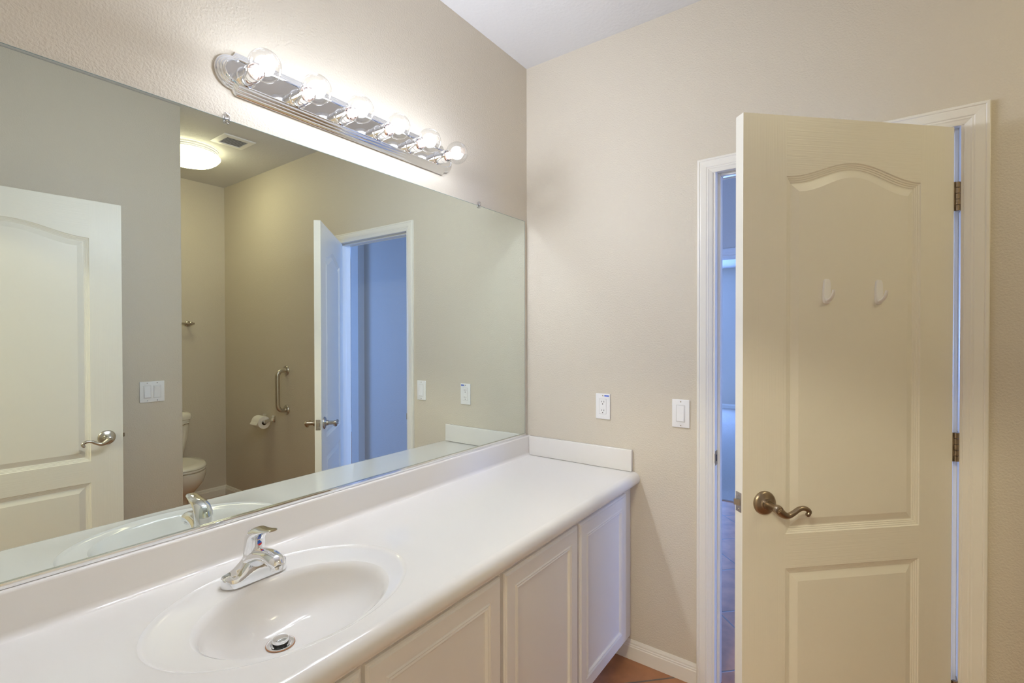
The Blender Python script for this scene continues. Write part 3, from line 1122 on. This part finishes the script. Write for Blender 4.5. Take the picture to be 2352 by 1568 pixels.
def outlet(label, loc, rotz):
    r = thing('wall_outlet', label, 'outlet', loc, rotz)
    I = Matrix()
    wall_plate(r, .0699, .1143, I)
    rec = put(r, 'receptacle', M['white'], I, lambda t: box(t, -.0165, .0165, .004, .0072, -.0335, .0335, .0008, 1))
    put(r, 'recess_line', M['duct'], I, lambda t: box(t, -.0172, .0172, .004, .0061, -.0342, .0342), smooth=False)
    for dz in (.0195, -.0195):
        for dx, hh in ((-.0062, .004), (.0062, .0032)):
            put(r, 'slot', M['slot'], I, lambda t: box(t, dx - .0011, dx + .0011, .0070, .0074, dz + .002 - hh, dz + .002 + hh), rec, smooth=False)
        put(r, 'slot', M['slot'], I, lambda t: lathe(t, [(.0024, 0), (.0024, .0004)], Matrix.Translation((0, .0070, dz - .0085)) @ Matrix.Rotation(-PI / 2, 4, 'X'), 12), rec, smooth=False)
    for dz in (.0483, -.0483):
        put(r, 'screw', M['satin'] if dz > 0 else M['white'], I, lambda t: lathe(t, [(.0028, 0), (.0026, .0008), (.001, .001)], Matrix.Translation((0, .0058, dz)) @ Matrix.Rotation(-PI / 2, 4, 'X'), 12))
    put(r, 'ink_smudge', M['blue_ink'], I, lambda t: box(t, -.030, -.008, .0056, .0061, .0458, .0505, .002, 2))['label'] = 'blue smudge by the top screw'
    return r


def switch(name, label, loc, rotz, gangs):
    r = thing(name, label, 'light switch', loc, rotz)
    I = Matrix()
    wall_plate(r, .0699 + .046 * (gangs - 1), .1143, I)
    for g in range(gangs):
        cx = (g - (gangs - 1) / 2) * .046
        put(r, 'recess_line', M['duct'], I, lambda t: box(t, cx - .0172, cx + .0172, .004, .0061, -.0342, .0342), smooth=False)
        put(r, 'switch_frame', M['white'], I, lambda t: box(t, cx - .0165, cx + .0165, .004, .0068, -.0335, .0335, .0008, 1))
        flip = 1 if (g == 0) else -1

        def rocker(t):
            P = [(.006, -.030), (.0095 + .002 * flip, -.030), (.0088, 0), (.0095 - .002 * flip, .030), (.006, .030)]
            loft(t, [[Vector((x, y, z)) for y, z in P] for x in (cx - .0135, cx + .0135)])
        put(r, 'rocker', M['white'], I, rocker, smooth=False)
        for dz in (.0483, -.0483):
            put(r, 'screw', M['satin'], I, lambda t: lathe(t, [(.0028, 0), (.0026, .0008), (.001, .001)], Matrix.Translation((cx, .0058, dz)) @ Matrix.Rotation(-PI / 2, 4, 'X'), 12))
    return r


outlet('white duplex outlet with a blue smudge above the side splash', (-0.0003, -0.4148, 1.088), PI / 2)
switch('light_switch', 'white single rocker switch beside the door casing', (-0.0003, -0.7597, 1.0868), PI / 2, 1)
switch('light_switch', 'white double rocker switch on the partition, seen in the mirror', (-1.0033, PY + .0003, 1.1015), 0, 2)

# ------------------------------------------------------------------ toilet alcove
TX = -0.560
to = thing('toilet', 'white two-piece toilet half hidden behind the partition edge', 'toilet', (TX, -2.88, 0))


def egg(cy, rx, rf, rb, z, n=48):
    """oval around (TX, cy): half width rx, reach rf to the front (+y) and rb to the back"""
    out = []
    for k in range(n):
        a = 2 * PI * k / n
        c, s = math.cos(a), math.sin(a)
        if s >= 0:
            out.append(Vector((TX + rx * c, cy + rf * s, z)))
        else:
            out.append(Vector((TX + rx * (abs(c) ** 0.75) * (1 if c > 0 else -1), cy + rb * -(abs(s) ** 0.8), z)))
    return out


b = NB()
cy = -2.80
loft(b, [egg(cy - .09, .105, .165, .27, 0.0000), egg(cy - .09, .105, .165, .27, 0.0215), egg(cy - .09, .098, .145, .26, 0.0537), egg(cy - .08, .098, .13, .25, 0.1290), egg(cy - .06, .108, .145, .25, 0.1935),
         egg(cy - .03, .140, .195, .24, 0.2580), egg(cy, .168, .240, .22, 0.3225), egg(cy, .181, .262, .21, 0.3709), egg(cy, .184, .268, .21, 0.4031), egg(cy, .183, .267, .21, 0.4171), egg(cy, .172, .252, .20, 0.4214)])
obj('bowl', b, M['china'], to, angle=60)
b = NB()
loft(b, [egg(cy, .176, .262, .20, 0.4235), egg(cy, .184, .270, .205, 0.4279), egg(cy, .186, .272, .205, 0.4354), egg(cy, .182, .268, .203, 0.4418)])
obj('seat', b, M['china'], to, angle=60)
b = NB()
loft(b, [egg(cy, .176, .262, .20, 0.4445), egg(cy, .186, .272, .205, 0.4472), egg(cy, .186, .272, .205, 0.4558), egg(cy, .176, .260, .20, 0.4644), egg(cy, .12, .19, .15, 0.4687), egg(cy, .02, .03, .03, 0.4698)])
obj('lid', b, M['china'], to, angle=60)


def rrect(x0, x1, y0, y1, r, z, n=6):
    out = []
    for cx_, cy_, a0 in ((x1 - r, y1 - r, 0), (x0 + r, y1 - r, PI / 2), (x0 + r, y0 + r, PI), (x1 - r, y0 + r, 1.5 * PI)):
        for k in range(n + 1):
            a = a0 + PI / 2 * k / n
            out.append(Vector((cx_ + r * math.cos(a), cy_ + r * math.sin(a), z)))
    return out


b = NB()
tb, tf = -3.248, -3.058
loft(b, [rrect(TX - .150, TX + .150, tb, tf - .03, .05, .395), rrect(TX - .168, TX + .168, tb, tf - .02, .05, .43), rrect(TX - .196, TX + .196, tb, tf - .005, .05, .58), rrect(TX - .212, TX + .212, tb, tf, .05, .735)])
tk = obj('tank', b, M['china'], to, angle=50)
b = NB()
loft(b, [rrect(TX - .212, TX + .212, tb - .002, tf + .002, .05, .735), rrect(TX - .222, TX + .222, tb - .006, tf + .012, .055, .742), rrect(TX - .224, TX + .224, tb - .006, tf + .014, .055, .765), rrect(TX - .218, TX + .218, tb - .004, tf + .008, .05, .785), rrect(TX - .195, TX + .195, tb + .01, tf - .012, .05, .797), rrect(TX - .12, TX + .12, tb + .05, tf - .05, .03, .801)])
obj('tank_lid', b, M['china'], to, angle=50)
b = NB()
lathe(b, [(.014, 0), (.014, .006), (.009, .010), (.009, .018)], Matrix.Translation((TX + .095, tf - .002, .702)) @ Matrix.Rotation(-PI / 2, 4, 'X'), 18)
tube(b, smooth_path([(TX + .090, tf + .018, .700), (TX + .125, tf + .020, .703), (TX + .160, tf + .018, .712), (TX + .182, tf + .016, .716)], 5), smooth_vals([.009, .0065, .006, .0085], 5), 12)
obj('flush_lever', b, M['chrome'], to)['label'] = 'chrome flush lever'

# toilet paper holder and roll
ph = thing('paper_holder', 'chrome post paper holder on the alcove side wall', 'toilet paper holder', (0, -2.505, 0.755))
for y in (-2.575, -2.435):
    b = NB()
    rings = []
    for x, hy, hz, dz in ((-.0005, .027, .027, 0), (-.004, .027, .027, 0), (-.008, .021, .022, 0), (-.02, .013, .014, -.002), (-.045, .010, .012, -.006), (-.064, .011, .013, -.012), (-.078, .012, .014, -.016), (-.082, .009, .010, -.016)):
        rings.append([Vector((x, y + hy * sx, .755 + dz + hz * sz)) for sx, sz in ((1, .8), (.8, 1), (-.8, 1), (-1, .8), (-1, -.8), (-.8, -1), (.8, -1), (1, -.8))])
    loft(b, rings)
    obj('post', b, M['chrome'], ph, angle=30)
b = NB(); lathe(b, [(.007, 0), (.010, .006), (.010, .117), (.007, .123)], Matrix.Translation((-.070, -2.5665, .741)) @ Matrix.Rotation(-PI / 2, 4, 'X'), 20)
obj('roller', b, M['white'], ph)
rl = thing('toilet_paper_roll', 'white paper roll hanging on the chrome holder', 'toilet paper', (-.070, -2.505, .70))
b = NB()
CZ = .7325
mtr = Matrix.Translation((-.070, -2.559, CZ)) @ Matrix.Rotation(-PI / 2, 4, 'X')
lathe(b, [(.0195, 0), (.048, 0), (.0485, .002), (.0485, .106), (.048, .108), (.0195, .108)], mtr, 40, False, False)
obj('paper', b, M['paper'], rl)
b = NB(); lathe(b, [(.0195, 0.001), (.0195, .107)], mtr, 32, False, False); lathe(b, [(.0188, 0.001), (.0188, .107)], mtr, 32, False, False)
obj('cardboard_tube', b, M['card'], rl)
b = NB()
sh = []
for k in range(12):
    if k < 8:
        a = math.radians(60 + 16 * k)
        p = (-.070 + .0496 * math.cos(a), CZ + .0496 * math.sin(a))
    else:
        t = (k - 7) / 4
        p = (-.070 - .0496 - .012 * t, CZ + .008 - .022 * t)
    sh.append(p)
loft(b, [[Vector((x, y, z)) for x, z in sh] + [Vector((x, y, z - .0008)) for x, z in reversed(sh)] for y in (-2.5575, -2.4525)])
obj('loose_sheet', b, M['paper'], rl, angle=60)

# grab bar
gb = thing('grab_bar', 'upright brushed steel grab bar on the alcove side wall', 'grab bar', (0, -2.247, 0.995))
GZ0, GZ1, GY = 0.842, 1.147, -2.247
arc = []
for k in range(9):
    a = PI / 2 * k / 8
    arc.append((-.030 - .042 * math.sin(a), GY, GZ1 - .042 + .042 * math.cos(a)))
path = [(-.002, GY, GZ1), (-.016, GY, GZ1)] + arc + [(x, y, GZ0 + GZ1 - z) for x, y, z in reversed(arc)] + [(-.016, GY, GZ0), (-.002, GY, GZ0)]
b = NB(); tube(b, path, .0165, 20, ref=(0, 1, 0))
obj('bar', b, M['steel'], gb, angle=60)
for z in (GZ0, GZ1):
    b = NB(); lathe(b, [(.0385, 0), (.0385, .004), (.035, .009), (.022, .012), (.0172, .013)], Matrix.Translation((-.0005, GY, z)) @ Matrix.Rotation(-PI / 2, 4, 'Y'), 32)
    obj('flange', b, M['steel'], gb)

# towel bar over the toilet
tbz = 1.518
tw = thing('towel_bar', 'nickel towel bar on the wall above the toilet', 'towel bar', (-0.60, BY, tbz))
for x in (-0.297, -0.90):
    b = NB()
    lathe(b, [(.024, 0), (.024, .004), (.021, .008), (.012, .012), (.011, .055), (.014, .060), (.014, .078), (.010, .081)], Matrix.Translation((x, BY + .0005, tbz)) @ Matrix.Rotation(-PI / 2, 4, 'X'), 24)
    obj('post', b, M['satin'], tw)
b = NB(); tube(b, [(-0.93, BY + .068, tbz), (-0.272, BY + .068, tbz)], .0085, 16)
obj('bar', b, M['satin'], tw)

# ceiling light, added fill dome and vent
def dome_light(label, cx, cy, m):
    cl = thing('ceiling_light', label, 'ceiling light', (cx, cy, H))
    b = NB(); lathe(b, [(.182, H - .0005), (.186, H - .006), (.186, H - .016), (.178, H - .020), (.182, H - .024), (.184, H - .030), (.180, H - .036), (.186, H - .040), (.186, H - .050), (.170, H - .050)], Matrix.Translation((cx, cy, 0)), 56, False, False)
    obj('base_ring', b, M['white'], cl)
    b = NB(); lathe(b, [(.194, H - .048), (.197, H - .052), (.196, H - .058), (.190, H - .066), (.176, H - .082), (.150, H - .100), (.110, H - .112), (.06, H - .119), (.01, H - .121)], Matrix.Translation((cx, cy, 0)), 56)
    obj('diffuser', b, m, cl, angle=80)
    return cl


dome_light('round lit dome light on the alcove ceiling, partly behind the partition', -0.572, -2.492, M['diffuser'])
dome_light('unseen warm fill dome added on the bedroom ceiling behind the entry doorway', -3.55, -1.15, M['fill_dome'])  # added out of view to brighten the open door and right wall

cv = thing('ceiling_vent', 'small square white vent grille on the alcove ceiling', 'vent', (-.437, -2.12, H))
vx0, vx1, vy0, vy1 = -.540, -.335, -2.222, -2.016
b = NB()
P = [(0, 0), (0, .003), (.006, .007), (.030, .009), (.036, .009), (.036, .002)]
loft(b, [[Vector((x, y, H - h - .0004)) for x, y in ((vx0 + d, vy0 + d), (vx1 - d, vy0 + d), (vx1 - d, vy1 - d), (vx0 + d, vy1 - d))] for d, h in P], True, False, False)
obj('vent_frame', b, M['white'], cv, smooth=False)
b = NB(); box(b, vx0 + .034, vx1 - .034, vy0 + .034, vy1 - .034, H - .0018, H - .0006)
obj('duct_opening', b, M['duct'], cv, smooth=False)
for k in range(7):
    b = NB()
    y = vy0 + .044 + k * .0195
    Pq = [(y - .0098, H - .003), (y - .009, H - .0022), (y + .0098, H - .0085), (y + .009, H - .0093)]
    loft(b, [[Vector((x, yy, zz)) for yy, zz in Pq] for x in (vx0 + .036, vx1 - .036)])
    obj('slat', b, M['white'], cv, smooth=False)
